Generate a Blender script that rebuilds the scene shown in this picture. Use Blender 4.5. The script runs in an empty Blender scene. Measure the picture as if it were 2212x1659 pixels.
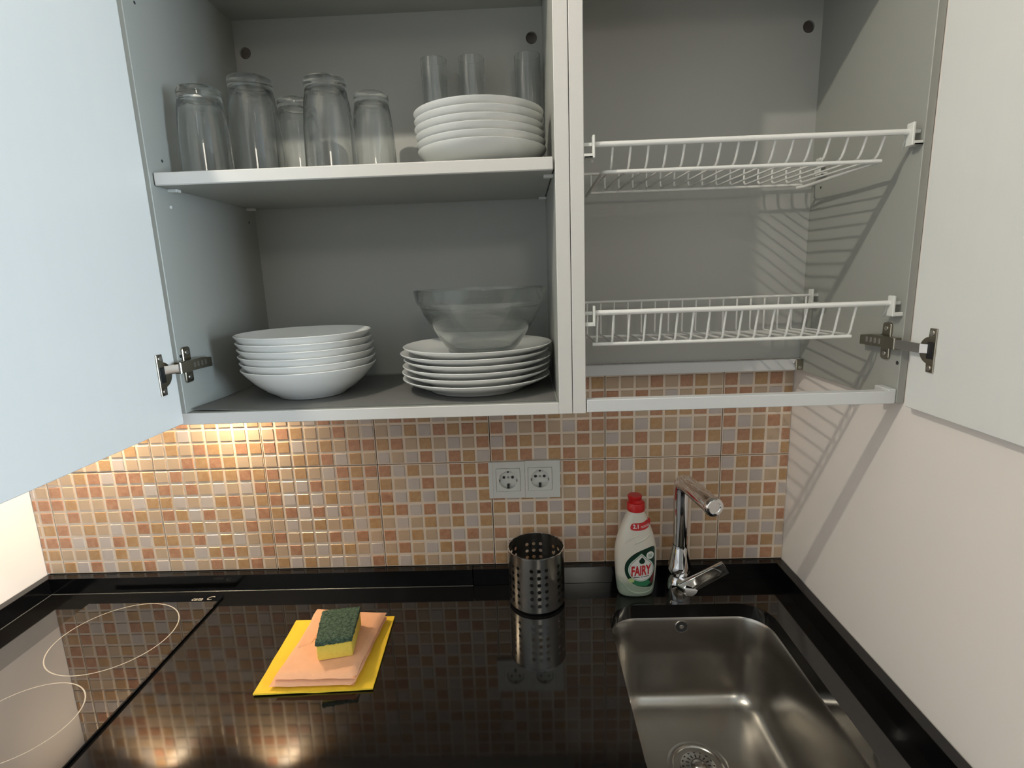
import bpy, bmesh, math, random
from mathutils import Vector, Matrix, noise
random.seed(7)
C = bpy.context.scene.collection
S = bpy.context.scene

# ------------------------------------------------------------------ camera
R_X = Vector((0.9992369540414605, 0.018075424643266006, -0.034623528155137515))
R_D = Vector((-0.030377022194205936, -0.1975600888751884, -0.9798200078617687))
R_F = Vector((-0.0245508900155719, 0.9801241198478841, -0.1968602638722452))
CAM = Vector((1.124857111416103, -1.1323555340367055, 1.5997556785377767))
FPX = 1173.53
cd = bpy.data.cameras.new('camera')
cd.sensor_width = 36.0
cd.lens = FPX * 36.0 / 2212.0
cd.clip_start = 0.01
cam = bpy.data.objects.new('camera', cd)
m3 = Matrix((R_X, -R_D, -R_F)).transposed()
cam.matrix_world = Matrix.Translation(CAM) @ m3.to_4x4()
C.objects.link(cam)
S.camera = cam

def pix(p):
    d = Vector(p) - CAM
    w = d.dot(R_F)
    return 1106 + FPX * d.dot(R_X) / w, 829.5 + FPX * d.dot(R_D) / w

# ------------------------------------------------------------------ world, light, exposure
w = bpy.data.worlds.new('world'); S.world = w; w.use_nodes = True
w.node_tree.nodes['Background'].inputs[0].default_value = (0.62, 0.78, 1.0, 1)
w.node_tree.nodes['Background'].inputs[1].default_value = 0.35
S.view_settings.view_transform = 'Standard'
S.view_settings.look = 'None'
S.view_settings.exposure = 0.0
S.view_settings.gamma = 1.0
S.view_settings.use_curve_mapping = False
S.cycles.use_denoising = True
S.cycles.max_bounces = 12
S.cycles.transparent_max_bounces = 24
S.cycles.sample_clamp_indirect = 6.0

def area(name, loc, rot, sx, sy, power, col):
    l = bpy.data.lights.new(name, 'AREA'); l.shape = 'RECTANGLE'; l.size = sx; l.size_y = sy
    l.energy = power; l.color = col
    o = bpy.data.objects.new(name, l); C.objects.link(o); o.location = loc; o.rotation_euler = rot
    return o
def point(name, loc, r, power, col, parent=None):
    l = bpy.data.lights.new(name, 'POINT'); l.shadow_soft_size = r; l.energy = power; l.color = col
    o = bpy.data.objects.new(name, l); C.objects.link(o); o.location = loc
    if parent: o.parent = parent
    return o
WIN_Y0, WIN_Y1, WIN_Z0, WIN_Z1, ROOM_X, ROOM_Y = -2.15, -1.65, 0.95, 2.10, 3.3, -4.2
CEIL = 2.56
JOG = -0.885
LAMP = (0.50, -0.90, 2.47)
FILL_LAMP = (1.5, -2.75, 2.47)  # unseen lamp added behind the camera as fill for the front faces
area('window_daylight', (ROOM_X + 0.02, (WIN_Y0 + WIN_Y1) / 2, (WIN_Z0 + WIN_Z1) / 2), (0, math.radians(90), 0),
     WIN_Z1 - WIN_Z0 - 0.1, WIN_Y1 - WIN_Y0 - 0.1, 80, (0.70, 0.87, 1.0))
LAMP_POWER, FILL_LAMP_POWER, HOOD_POWER = 24.5, 15, 1.5

# ------------------------------------------------------------------ materials
MATS = {}
def mat(name, col, rough=0.5, metal=0.0, var=None, bump=None, spec=None, ior=None, trans=0.0, coat=0.0, emit=None, stretch=None, aniso=0.0, sub=0.0):
    """var=(scale, second colour, amount); bump=(scale, strength, distance); stretch: mapping scale for both"""
    m = bpy.data.materials.new(name); m.use_nodes = True; nt = m.node_tree
    b = nt.nodes['Principled BSDF']
    b.inputs['Base Color'].default_value = (*col, 1)
    b.inputs['Roughness'].default_value = rough
    b.inputs['Metallic'].default_value = metal
    if ior: b.inputs['IOR'].default_value = ior
    if spec is not None: b.inputs['Specular IOR Level'].default_value = spec
    if trans: b.inputs['Transmission Weight'].default_value = trans
    if coat: b.inputs['Coat Weight'].default_value = coat; b.inputs['Coat Roughness'].default_value = 0.04
    if aniso: b.inputs['Anisotropic'].default_value = aniso
    if sub:
        b.inputs['Subsurface Weight'].default_value = sub; b.inputs['Subsurface Radius'].default_value = (0.004, 0.004, 0.003)
    if emit:
        b.inputs['Emission Color'].default_value = (*emit[0], 1); b.inputs['Emission Strength'].default_value = emit[1]
    if var or bump:
        tc = nt.nodes.new('ShaderNodeTexCoord'); vec = tc.outputs['Object']
        if stretch:
            mp = nt.nodes.new('ShaderNodeMapping'); mp.inputs['Scale'].default_value = stretch
            nt.links.new(vec, mp.inputs['Vector']); vec = mp.outputs['Vector']
    if var:
        n = nt.nodes.new('ShaderNodeTexNoise'); n.inputs['Scale'].default_value = var[0]; n.inputs['Detail'].default_value = 5
        n.inputs['Roughness'].default_value = 0.62
        nt.links.new(vec, n.inputs['Vector'])
        r = nt.nodes.new('ShaderNodeMapRange'); r.inputs[1].default_value = 0.36; r.inputs[2].default_value = 0.66
        r.inputs[4].default_value = var[2]
        nt.links.new(n.outputs['Fac'], r.inputs[0])
        x = nt.nodes.new('ShaderNodeMix'); x.data_type = 'RGBA'
        x.inputs[6].default_value = (*col, 1); x.inputs[7].default_value = (*var[1], 1)
        nt.links.new(r.outputs[0], x.inputs[0]); nt.links.new(x.outputs[2], b.inputs['Base Color'])
    if bump:
        n = nt.nodes.new('ShaderNodeTexNoise'); n.inputs['Scale'].default_value = bump[0]; n.inputs['Detail'].default_value = 4
        nt.links.new(vec, n.inputs['Vector'])
        bp = nt.nodes.new('ShaderNodeBump'); bp.inputs['Strength'].default_value = bump[1]; bp.inputs['Distance'].default_value = bump[2]
        nt.links.new(n.outputs['Fac'], bp.inputs['Height']); nt.links.new(bp.outputs['Normal'], b.inputs['Normal'])
    MATS[name] = m
    return m
def glass(name, tint, clear=0.3, ior=1.47):
    m = bpy.data.materials.new(name); m.use_nodes = True; nt = m.node_tree
    for n in list(nt.nodes): nt.nodes.remove(n)
    o = nt.nodes.new('ShaderNodeOutputMaterial'); mx = nt.nodes.new('ShaderNodeMixShader'); mx.inputs[0].default_value = clear
    g = nt.nodes.new('ShaderNodeBsdfGlass'); g.inputs['Color'].default_value = (*tint, 1); g.inputs['Roughness'].default_value = 0.0
    g.inputs['IOR'].default_value = ior
    t = nt.nodes.new('ShaderNodeBsdfTransparent'); t.inputs['Color'].default_value = (*tint, 1)
    nt.links.new(g.outputs[0], mx.inputs[1]); nt.links.new(t.outputs[0], mx.inputs[2]); nt.links.new(mx.outputs[0], o.inputs[0])
    MATS[name] = m
    return m

M_wall = mat('wall_paint', (0.88, 0.815, 0.765), 0.75, bump=(60, 0.05, 0.002), var=(2.5, (0.855, 0.80, 0.755), 0.6))
M_ceil = mat('ceiling_paint', (0.60, 0.59, 0.57), 0.9)
M_room = mat('greige_room_paint', (0.30, 0.28, 0.26), 0.85)
M_floor = mat('floor_laminate', (0.17, 0.13, 0.10), 0.4, var=(6, (0.12, 0.09, 0.07), 0.8), stretch=(1, 8, 1))
M_joint = mat('tile_joint', (0.82, 0.69, 0.56), 0.42, var=(30, (0.75, 0.62, 0.50), 0.5))
M_seam = mat('seam_grout', (0.035, 0.02, 0.01), 0.9)
M_sq = {
 'W': mat('square_greyish_white', (0.575, 0.50, 0.46), 0.3, var=(45, (0.53, 0.46, 0.425), 0.6)),
 'B': mat('square_beige', (0.56, 0.415, 0.295), 0.3, var=(45, (0.52, 0.39, 0.265), 0.7)),
 'O': mat('square_ochre', (0.46, 0.27, 0.13), 0.3, var=(70, (0.57, 0.375, 0.21), 0.75)),
 'T': mat('square_terracotta', (0.41, 0.198, 0.118), 0.3, var=(70, (0.56, 0.325, 0.20), 0.8)),
}
M_melamine = mat('grey_melamine', (0.37, 0.375, 0.345), 0.42, var=(3, (0.345, 0.35, 0.325), 0.5))
M_back = mat('pale_grey_hardboard', (0.46, 0.46, 0.435), 0.45, var=(3, (0.43, 0.43, 0.41), 0.5))
M_edge = mat('white_edge_band', (0.66, 0.64, 0.615), 0.4)
M_door = mat('white_door_laminate', (0.80, 0.80, 0.78), 0.38, var=(9, (0.785, 0.788, 0.77), 0.6), stretch=(1, 6, 0.4))
M_hole = mat('drilled_hole', (0.03, 0.03, 0.03), 0.9)
M_liner = mat('grey_liner', (0.165, 0.162, 0.152), 0.55, var=(30, (0.145, 0.143, 0.135), 0.6))
M_counter = mat('polished_black_stone', (0.0035, 0.0035, 0.0038), 0.055, var=(420, (0.012, 0.011, 0.010), 0.5), ior=1.68)
M_upstand = mat('black_stone_strip', (0.0035, 0.0035, 0.0038), 0.13, ior=1.5)
M_hob = mat('black_ceramic_glass', (0.002, 0.002, 0.0025), 0.02, ior=2.4)
M_print = mat('grey_screen_print', (0.36, 0.33, 0.29), 0.35)
M_steel = mat('brushed_steel', (0.40, 0.385, 0.36), 0.24, 1.0, bump=(40, 0.06, 0.001), stretch=(1, 1, 30))
M_sink = mat('sink_steel', (0.43, 0.41, 0.38), 0.27, 1.0, bump=(260, 0.04, 0.0005), var=(8, (0.37, 0.35, 0.32), 0.7))
M_chrome = mat('chrome', (0.82, 0.82, 0.83), 0.045, 1.0)
M_nickel = mat('hinge_nickel', (0.36, 0.325, 0.26), 0.23, 1.0)
M_nickel_light = mat('hinge_link_steel', (0.66, 0.64, 0.62), 0.2, 1.0)
M_screw = mat('screw_steel', (0.55, 0.53, 0.5), 0.3, 1.0)
M_black = mat('black_plastic', (0.012, 0.012, 0.013), 0.35)
M_china = mat('white_porcelain', (0.88, 0.875, 0.85), 0.16, coat=0.3)
M_plastic = mat('white_plastic', (0.76, 0.76, 0.72), 0.35)
M_socket = mat('socket_plastic', (0.70, 0.70, 0.665), 0.3)
M_wire = mat('white_coated_wire', (0.82, 0.81, 0.78), 0.32)
M_alu = mat('satin_aluminium_paint', (0.66, 0.665, 0.67), 0.38)
M_glass = glass('clear_glass', (0.992, 0.997, 0.994), 0.12)
M_bowl = glass('bowl_glass', (0.985, 0.995, 0.99), 0.15)
M_bulb = mat('lit_diffuser', (1, 0.95, 0.85), 0.5, emit=((1, 0.9, 0.76), 6.0))
M_hoodlamp = mat('lit_hood_lens', (1, 0.8, 0.55), 0.5, emit=((1, 0.72, 0.42), 14.0))
M_yellow = mat('yellow_cleaning_cloth', (0.86, 0.58, 0.035), 0.85, bump=(420, 0.25, 0.0008), var=(60, (0.80, 0.52, 0.03), 0.6))
M_peach = mat('peach_terry_cloth', (0.88, 0.47, 0.27), 0.95, bump=(900, 0.5, 0.001), var=(50, (0.80, 0.42, 0.25), 0.6))
M_foam = mat('yellow_foam', (0.80, 0.60, 0.10), 0.95, bump=(700, 0.5, 0.001), var=(200, (0.72, 0.52, 0.07), 0.6))
M_pad = mat('green_scouring_pad', (0.014, 0.042, 0.024), 0.95, bump=(420, 1.0, 0.003), var=(240, (0.12, 0.18, 0.12), 0.85))
M_red = mat('red_cap_plastic', (0.56, 0.012, 0.012), 0.32)
M_lab_red = mat('label_red', (0.55, 0.02, 0.025), 0.4)
M_lab_dark = mat('label_dark_green', (0.004, 0.030, 0.018), 0.4)
M_lab_green = mat('label_leaf_green', (0.03, 0.20, 0.09), 0.4)
M_lab_lime = mat('label_lime', (0.48, 0.58, 0.26), 0.4)
M_lab_white = mat('label_white', (0.78, 0.78, 0.74), 0.4)
M_lab_berry = mat('label_berry', (0.17, 0.02, 0.025), 0.4)

# milky bottle: soap stands in the lower part and tints the plastic green there
M_bottle = mat('milky_bottle_plastic', (0.74, 0.70, 0.61), 0.24, sub=0.25)
nt = M_bottle.node_tree; b = nt.nodes['Principled BSDF']
tc = nt.nodes.new('ShaderNodeTexCoord'); sp = nt.nodes.new('ShaderNodeSeparateXYZ'); rp = nt.nodes.new('ShaderNodeMapRange')
rp.inputs[1].default_value = 0.032; rp.inputs[2].default_value = 0.052
xm = nt.nodes.new('ShaderNodeMix'); xm.data_type = 'RGBA'
xm.inputs[6].default_value = (0.36, 0.43, 0.34, 1); xm.inputs[7].default_value = (0.74, 0.70, 0.61, 1)
nt.links.new(tc.outputs['Object'], sp.inputs[0]); nt.links.new(sp.outputs['Z'], rp.inputs[0])
nt.links.new(rp.outputs[0], xm.inputs[0]); nt.links.new(xm.outputs[2], b.inputs['Base Color'])

# ------------------------------------------------------------------ mesh helpers
BASE = {}
def link(name, me, material, parent=None, smooth=None):
    o = bpy.data.objects.new(name, me); C.objects.link(o)
    if material is not None and len(me.materials) == 0:
        me.materials.append(material)
    if smooth is not None:
        for p in me.polygons: p.use_smooth = True
        me.set_sharp_from_angle(angle=math.radians(smooth))
    if parent is not None:
        o.parent = parent
    return o
def obj(name, bm, material, parent=None, smooth=30, loc=None, fix=True):
    """Link a bmesh built in world coordinates; its origin is the thing's base."""
    base = Vector(loc) if loc is not None else (BASE[parent.name] if parent is not None else Vector((0, 0, 0)))
    if base.length > 0:
        bmesh.ops.translate(bm, verts=bm.verts, vec=-base)
    if fix: bmesh.ops.recalc_face_normals(bm, faces=bm.faces)
    me = bpy.data.meshes.new(name); bm.to_mesh(me); bm.free()
    o = link(name, me, material, parent, smooth)
    if parent is None: o.location = base
    BASE[o.name] = base
    return o
def tag(o, label=None, cat=None, group=None, kind=None):
    if label: o['label'] = label
    if cat: o['category'] = cat
    if group: o['group'] = group
    if kind: o['kind'] = kind
    return o
def panel(x0, x1, y0, y1, z0, z1, parent, name='side_panel', bev=0.0008, band=True):
    """grey board whose front edge carries a light edge band"""
    o = obj(name, bbox(x0, x1, y0, y1, z0, z1, bev), M_melamine, parent)
    if not band: return o
    o.data.materials.append(M_edge)
    for p in o.data.polygons:
        if p.normal.y < -0.6: p.material_index = 1
    return o
def thing(name, loc, label, cat, group=None):
    o = bpy.data.objects.new(name, None); C.objects.link(o); o.location = loc; o.empty_display_size = 0.05
    BASE[o.name] = Vector(loc)
    return tag(o, label, cat, group)
def copy_tree(o, loc, label):
    c = o.copy(); C.objects.link(c); c.location = loc; c['label'] = label
    for ch in o.children:
        d = ch.copy(); C.objects.link(d); d.parent = c
        for g in ch.children:
            e = g.copy(); C.objects.link(e); e.parent = d
    return c
def box(bm, x0, x1, y0, y1, z0, z1, bev=0.0, seg=1):
    r = bmesh.ops.create_cube(bm, size=1.0)
    vs = r['verts']
    bmesh.ops.scale(bm, verts=vs, vec=(abs(x1 - x0), abs(y1 - y0), abs(z1 - z0)))
    bmesh.ops.translate(bm, verts=vs, vec=((x0 + x1) / 2, (y0 + y1) / 2, (z0 + z1) / 2))
    if bev > 0:
        es = list({e for v in vs for e in v.link_edges})
        r = bmesh.ops.bevel(bm, geom=es, offset=bev, segments=seg, profile=0.5, affect='EDGES', clamp_overlap=True)
        return r['verts']
    return vs
def bbox(*a, **k):
    bm = bmesh.new(); box(bm, *a, **k); return bm
def lathe(bm, prof, c=(0, 0, 0), seg=48, closed=False):
    rings = []
    for r, z in prof:
        if r < 1e-6: rings.append([bm.verts.new((c[0], c[1], c[2] + z))])
        else: rings.append([bm.verts.new((c[0] + r * math.cos(2 * math.pi * i / seg), c[1] + r * math.sin(2 * math.pi * i / seg), c[2] + z)) for i in range(seg)])
    pairs = list(zip(rings[:-1], rings[1:])) + ([(rings[-1], rings[0])] if closed else [])
    for a, b in pairs:
        for i in range(seg):
            j = (i + 1) % seg
            if len(a) == 1 and len(b) == 1: continue
            if len(a) == 1: bm.faces.new((a[0], b[i], b[j]))
            elif len(b) == 1: bm.faces.new((a[i], a[j], b[0]))
            else: bm.faces.new((a[i], a[j], b[j], b[i]))
    return [v for r in rings for v in r]
def tube(bm, pts, r, n=8, cap=True, radii=None):
    pts = [Vector(p) for p in pts]; rings = []
    t0 = (pts[1] - pts[0]).normalized()
    up = Vector((0, 0, 1)) if abs(t0.z) < 0.9 else Vector((0, 1, 0))
    u = (up - t0 * up.dot(t0)).normalized()
    for k, p in enumerate(pts):
        if k == 0: t = t0
        elif k == len(pts) - 1: t = (pts[k] - pts[k - 1]).normalized()
        else: t = ((pts[k] - pts[k - 1]).normalized() + (pts[k + 1] - pts[k]).normalized()).normalized()
        u = (u - t * u.dot(t)).normalized(); v = t.cross(u)
        rr = radii[k] if radii else r
        rings.append([bm.verts.new(p + u * (rr * math.cos(2 * math.pi * i / n)) + v * (rr * math.sin(2 * math.pi * i / n))) for i in range(n)])
    for a, b in zip(rings[:-1], rings[1:]):
        for i in range(n):
            bm.faces.new((a[i], a[(i + 1) % n], b[(i + 1) % n], b[i]))
    if cap:
        bm.faces.new(rings[0][::-1]); bm.faces.new(rings[-1])
    return rings
def fillet(pts, r, seg=4):
    pts = [Vector(p) for p in pts]; out = [pts[0]]
    for i in range(1, len(pts) - 1):
        a, b, c = pts[i - 1], pts[i], pts[i + 1]
        d1 = (a - b); d2 = (c - b); k = min(r, d1.length * 0.49, d2.length * 0.49)
        p0 = b + d1.normalized() * k; p2 = b + d2.normalized() * k
        for s in range(seg + 1):
            t = s / seg
            out.append(p0 * (1 - t) ** 2 + b * (2 * t * (1 - t)) + p2 * t * t)
    out.append(pts[-1]); return out
def prism(bm, poly, axis, a, b, bev=0.0):
    """extrude a 2-D polygon along an axis (0: poly=(y,z), 1: poly=(x,z), 2: poly=(x,y))"""
    def P(p, h):
        return {0: (h, p[0], p[1]), 1: (p[0], h, p[1]), 2: (p[0], p[1], h)}[axis]
    A = [bm.verts.new(P(p, a)) for p in poly]; B = [bm.verts.new(P(p, b)) for p in poly]; n = len(poly)
    f0 = bm.faces.new(A[::-1]); f1 = bm.faces.new(B)
    for i in range(n): bm.faces.new((A[i], A[(i + 1) % n], B[(i + 1) % n], B[i]))
    if bev > 0:
        bmesh.ops.bevel(bm, geom=list(f0.edges) + list(f1.edges), offset=bev, segments=1, profile=0.5, affect='EDGES', clamp_overlap=True)
def rrect(x0, x1, y0, y1, r, n=8):
    out = []
    for cx, cy, a0 in ((x1 - r, y1 - r, 0), (x0 + r, y1 - r, 90), (x0 + r, y0 + r, 180), (x1 - r, y0 + r, 270)):
        for k in range(n + 1):
            a = math.radians(a0 + 90 * k / n); out.append((cx + r * math.cos(a), cy + r * math.sin(a)))
    return out
def circle(cx, cy, r, n=24, ry=None):
    return [(cx + r * math.cos(2 * math.pi * i / n), cy + (ry or r) * math.sin(2 * math.pi * i / n)) for i in range(n)]
def plate_with_hole(bm, outer, inner, axis, a, b):
    """slab between a and b whose outline is a rectangle 'outer' (4 numbers) with one round/rounded hole (list of points)"""
    x0, x1, y0, y1 = outer
    cx = sum(p[0] for p in inner) / len(inner); cy = sum(p[1] for p in inner) / len(inner)
    def edge_pt(p):
        dx, dy = p[0] - cx, p[1] - cy
        t = min((((x1 - cx) / dx) if dx > 1e-9 else ((x0 - cx) / dx) if dx < -1e-9 else 1e9),
                (((y1 - cy) / dy) if dy > 1e-9 else ((y0 - cy) / dy) if dy < -1e-9 else 1e9))
        return (cx + dx * t, cy + dy * t)
    ang = lambda p: math.atan2(p[1] - cy, p[0] - cx)
    pairs = [(p, edge_pt(p)) for p in inner]
    for c in ((x0, y0), (x1, y0), (x1, y1), (x0, y1)):
        # make sure each corner is met exactly: move the nearest outer point there
        k = min(range(len(pairs)), key=lambda i: abs(math.remainder(ang(pairs[i][0]) - ang(c), 2 * math.pi)))
        pairs[k] = (pairs[k][0], c)
    def P(p, h): return {0: (h, p[0], p[1]), 1: (p[0], h, p[1]), 2: (p[0], p[1], h)}[axis]
    ia = [bm.verts.new(P(p, a)) for p, q in pairs]; oa = [bm.verts.new(P(q, a)) for p, q in pairs]
    ib = [bm.verts.new(P(p, b)) for p, q in pairs]; ob = [bm.verts.new(P(q, b)) for p, q in pairs]
    n = len(pairs)
    for i in range(n):
        j = (i + 1) % n
        bm.faces.new((ia[i], ia[j], oa[j], oa[i])); bm.faces.new((ib[i], ob[i], ob[j], ib[j]))
        bm.faces.new((ia[i], ib[i], ib[j], ia[j])); bm.faces.new((oa[i], oa[j], ob[j], ob[i]))
def disc(bm, c, axis, r, n=16, h=0.0004, sign=-1):
    poly = circle(c[(axis + 1) % 3 if axis == 1 else (1 if axis == 0 else 0)], 0, r, n)
    if axis == 0: prism(bm, circle(c[1], c[2], r, n), 0, c[0], c[0] + sign * h)
    elif axis == 1: prism(bm, circle(c[0], c[2], r, n), 1, c[1], c[1] + sign * h)
    else: prism(bm, circle(c[0], c[1], r, n), 2, c[2], c[2] + sign * h)
def text_bm(body, size, bold=0.0, shear=0.0):
    cu = bpy.data.curves.new('lettering', 'FONT'); cu.body = body; cu.size = size; cu.align_x = 'CENTER'; cu.align_y = 'CENTER'
    cu.offset = bold; cu.shear = shear; cu.resolution_u = 3
    o = bpy.data.objects.new('lettering', cu); C.objects.link(o)
    bpy.context.view_layer.update()
    me = bpy.data.meshes.new_from_object(o.evaluated_get(bpy.context.evaluated_depsgraph_get()))
    bpy.data.objects.remove(o); bpy.data.curves.remove(cu)
    bm = bmesh.new(); bm.from_mesh(me); bpy.data.meshes.remove(me)
    return bm

# ------------------------------------------------------------------ room shell
XR = 1.6895           # right wall of the niche
ZC = 0.915            # worktop surface
def struct(name, bm, m, parent=None, label=None):
    return tag(obj(name, bm, m, parent, smooth=None), label, None, None, 'structure' if parent is None else None)
struct('floor', bbox(-0.12, ROOM_X + 0.12, ROOM_Y - 0.12, 0.12, -0.1, 0), M_floor)
struct('ceiling', bbox(-0.12, ROOM_X + 0.12, ROOM_Y - 0.12, 0.12, CEIL, CEIL + 0.1), M_ceil)
struct('wall_left', bbox(-0.12, 0, ROOM_Y, 0.12, 0, CEIL), M_wall, label='plain off-white wall beside the ceramic hob')
struct('wall_right', bbox(XR, XR + 0.08, JOG, 0.12, 0, CEIL), M_wall, label='plain off-white wall beside the sink')
struct('wall_jog', bbox(XR + 0.08, ROOM_X + 0.12, JOG, JOG + 0.1, 0, CEIL), M_room)
struct('wall_front', bbox(-0.12, ROOM_X + 0.12, ROOM_Y - 0.12, ROOM_Y, 0, CEIL), M_room)
bm = bmesh.new()
box(bm, ROOM_X, ROOM_X + 0.12, ROOM_Y, WIN_Y0, 0, CEIL); box(bm, ROOM_X, ROOM_X + 0.12, WIN_Y1, JOG, 0, CEIL)
box(bm, ROOM_X, ROOM_X + 0.12, WIN_Y0, WIN_Y1, 0, WIN_Z0); box(bm, ROOM_X, ROOM_X + 0.12, WIN_Y0, WIN_Y1, WIN_Z1, CEIL)
struct('wall_window', bm, M_room)
bm = bmesh.new()
box(bm, ROOM_X - 0.01, ROOM_X + 0.06, WIN_Y0, WIN_Y0 + 0.05, WIN_Z0, WIN_Z1); box(bm, ROOM_X - 0.01, ROOM_X + 0.06, WIN_Y1 - 0.05, WIN_Y1, WIN_Z0, WIN_Z1)
box(bm, ROOM_X - 0.01, ROOM_X + 0.06, WIN_Y0, WIN_Y1, WIN_Z0, WIN_Z0 + 0.05); box(bm, ROOM_X - 0.01, ROOM_X + 0.06, WIN_Y0, WIN_Y1, WIN_Z1 - 0.05, WIN_Z1)
struct('window_1', bm, M_plastic)

# ------------------------------------------------------------------ tiled back wall
wall_back = struct('wall_back', bbox(0, XR, 0.008, 0.12, 0, CEIL), M_wall, label='kitchen back wall clad in beige and terracotta mosaic tiles')
PX, PZ, X0, ZH = 0.03125, 0.030656, 9.393 * 0.03125, 1.2
obj('seam_grout', bbox(0, XR, 0.0055, 0.0079, ZC, 1.46), M_seam, wall_back, smooth=None)
LOW = {  # rows 0..7 below the long joint, left to right, one string per row
 -2: None,
 -1: ['BBOTWTTO', 'TBTTBTTWB', 'TOBBTBWO', 'BTBOBTOB', 'TBOBWBTO', 'TWTWTOWO', 'BBOWOWTB', 'OWTWBOTW'],
 0: ['BTBOOOTO', 'TBTBWBWT', 'OWBWOTBO', 'TOWTBOWT', 'BTOBTBTB', 'OBTWOWBO', 'TOWOTOWT', 'BWBTBOTB'],
 1: ['TBOBWTOT', 'OBWTBOTB', 'TWOWOBWO', 'OTWTWTBT', 'BWBOBOWO', 'TBOBTWTB', 'BTBWOOBW', 'OWOBWBWT'],
 2: ['TWOBWTOT', 'OBWTBOTO', 'TWOWOBWO', 'OTWTWTBT', 'BWBOBOWO', 'TBOBTWTB', 'BTBWOTBB', 'OWOBBOBT'],
 3: ['TWOBWTOT', 'OBWTBOTB', 'TWOWOBWO', 'OTWTWTBT', 'BWBOBOWO', 'TBOBTWTB', 'BTBWOTBB', 'OWOBBBWT'],
 4: ['TWOBBTOT', 'OBWTBOTB', 'TBOWOBWO', 'OTBTWTBT', 'BWBOBBWO', 'TBOTWWTB', 'OTBWOTBB', 'OWOBBOBT'],
 5: ['WOTWT', 'TBWBO', 'OTOTW', 'TWBOB', 'BOWBT', 'TWBWB', 'WBTOW', 'BTWTB'],
}
UP = {  # rows -1, -2, -3 above the joint
 0: ['BBTOTOBB', 'BOBTOBTO', 'BOWBBBBB'],
 1: ['BBOOTWOB', 'TOWBOBTT', 'BTOBBTBW'], 2: ['WBWTWTOW', 'OTBOBWBT', 'BWOWTOTO'], 3: ['TOTWOTBO', 'WTOBTBTB', 'TWBTBWTT'],
 4: ['OTBOBTBW', 'WBTBOBTO', 'TOWOBWBT'], 5: ['TOTWO', 'WTOBT', 'TWBTB'],
}
HIGH = {(-6, k): c for k, c in zip(range(30, 45), 'TOBBBTBTOBTWOTB')}
HIGH.update({(-5, k): c for k, c in zip(range(30, 45), 'BTTBTBWBOBTTBWO')})
def square_letter(col, row):
    k = col // 8; i = col % 8
    try:
        if 0 <= row < 8: return LOW[k][row][i]
        if -3 <= row < 0: return UP[k][-1 - row][i]
        return HIGH[(row, col)]
    except (KeyError, IndexError, TypeError):
        return random.Random(col * 131 + row * 17 + 5).choice('WBBOTTBO')
SQ_MESH = {}
def square_mesh(letter, wd, hd, x_off=0.0):
    key = (letter, round(wd, 4), round(hd, 4))
    if key in SQ_MESH: return SQ_MESH[key]
    bm = bmesh.new(); e, d = 0.0011, 0.0013
    o = [bm.verts.new((sx * wd / 2, 0.0002, sz * hd / 2)) for sx, sz in ((-1, -1), (1, -1), (1, 1), (-1, 1))]
    i = [bm.verts.new((sx * (wd / 2 - e), -d, sz * (hd / 2 - e))) for sx, sz in ((-1, -1), (1, -1), (1, 1), (-1, 1))]
    bm.faces.new(i)
    for a in range(4): bm.faces.new((o[a], o[(a + 1) % 4], i[(a + 1) % 4], i[a]))
    me = bpy.data.meshes.new('mosaic_square'); bm.to_mesh(me); bm.free(); me.materials.append(M_sq[letter])
    SQ_MESH[key] = me
    return me
SW, SH = 0.0264, 0.0256
cells = []
z_low = ZH - 8 * PZ
for k in range(-2, 6):
    tx0, tx1 = X0 + 8 * k * PX, X0 + 8 * (k + 1) * PX
    for band, (tz0, tz1, rows) in enumerate(((z_low, ZH, range(0, 8)), (ZH, 1.455, range(-9, 0)))):
        a, b = max(tx0, 0.0) + 0.0009, min(tx1, XR) - 0.0009
        t = obj('tile', bbox(a, b, 0.0, 0.0054, tz0 + 0.0009, tz1 - 0.0009), M_joint, wall_back, smooth=None)
        for col in range(8 * k, 8 * k + 8):
            for row in rows:
                cx0 = X0 + (col + 0.5) * PX - SW / 2; cx1 = cx0 + SW
                zz = ZH - (row + 0.5) * PZ
                if zz + SH / 2 > tz1 - 0.001: continue
                l, r = max(cx0, 0.0015), min(cx1, XR - 0.0015)
                if r - l < 0.004: continue
                cells.append((t, col, row, (l + r) / 2, r - l, zz))
def cell_area(c):
    t, col, row, x, wd, zz = c
    p = [pix((x + a * wd / 2, -0.0013, zz + b * SH / 2)) for a, b in ((-1, -1), (1, -1), (1, 1), (-1, 1))]
    mx, my = sum(q[0] for q in p) / 4, sum(q[1] for q in p) / 4
    hidden = (mx < 397 and my < 917 + (397 - mx) * 0.436) or mx < 0 or (845 > my or my < 800) and my < (917 - (mx - 400) * 0.0295) and not (mx > 1268 and 803 < my < 842)
    for x0, x1, y0, y1 in ((1060, 1205, 1000, 1074), (1100, 1216, 1160, 1240), (1335, 1408, 1110, 1240), (1455, 1480, 1030, 1240)):
        if x0 < mx < x1 and y0 < my < y1: hidden = True
    ar = abs(sum(p[i][0] * p[(i + 1) % 4][1] - p[(i + 1) % 4][0] * p[i][1] for i in range(4))) / 2
    return 0 if hidden else ar
cells.sort(key=cell_area, reverse=True)
for t, col, row, x, wd, zz in cells[:300]:
    o = bpy.data.objects.new('mosaic_square', square_mesh(square_letter(col, row), wd, SH)); C.objects.link(o)
    o.location = (x, 0, zz); o.parent = t
bm = bmesh.new(); letters = 'WBOT'
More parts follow.
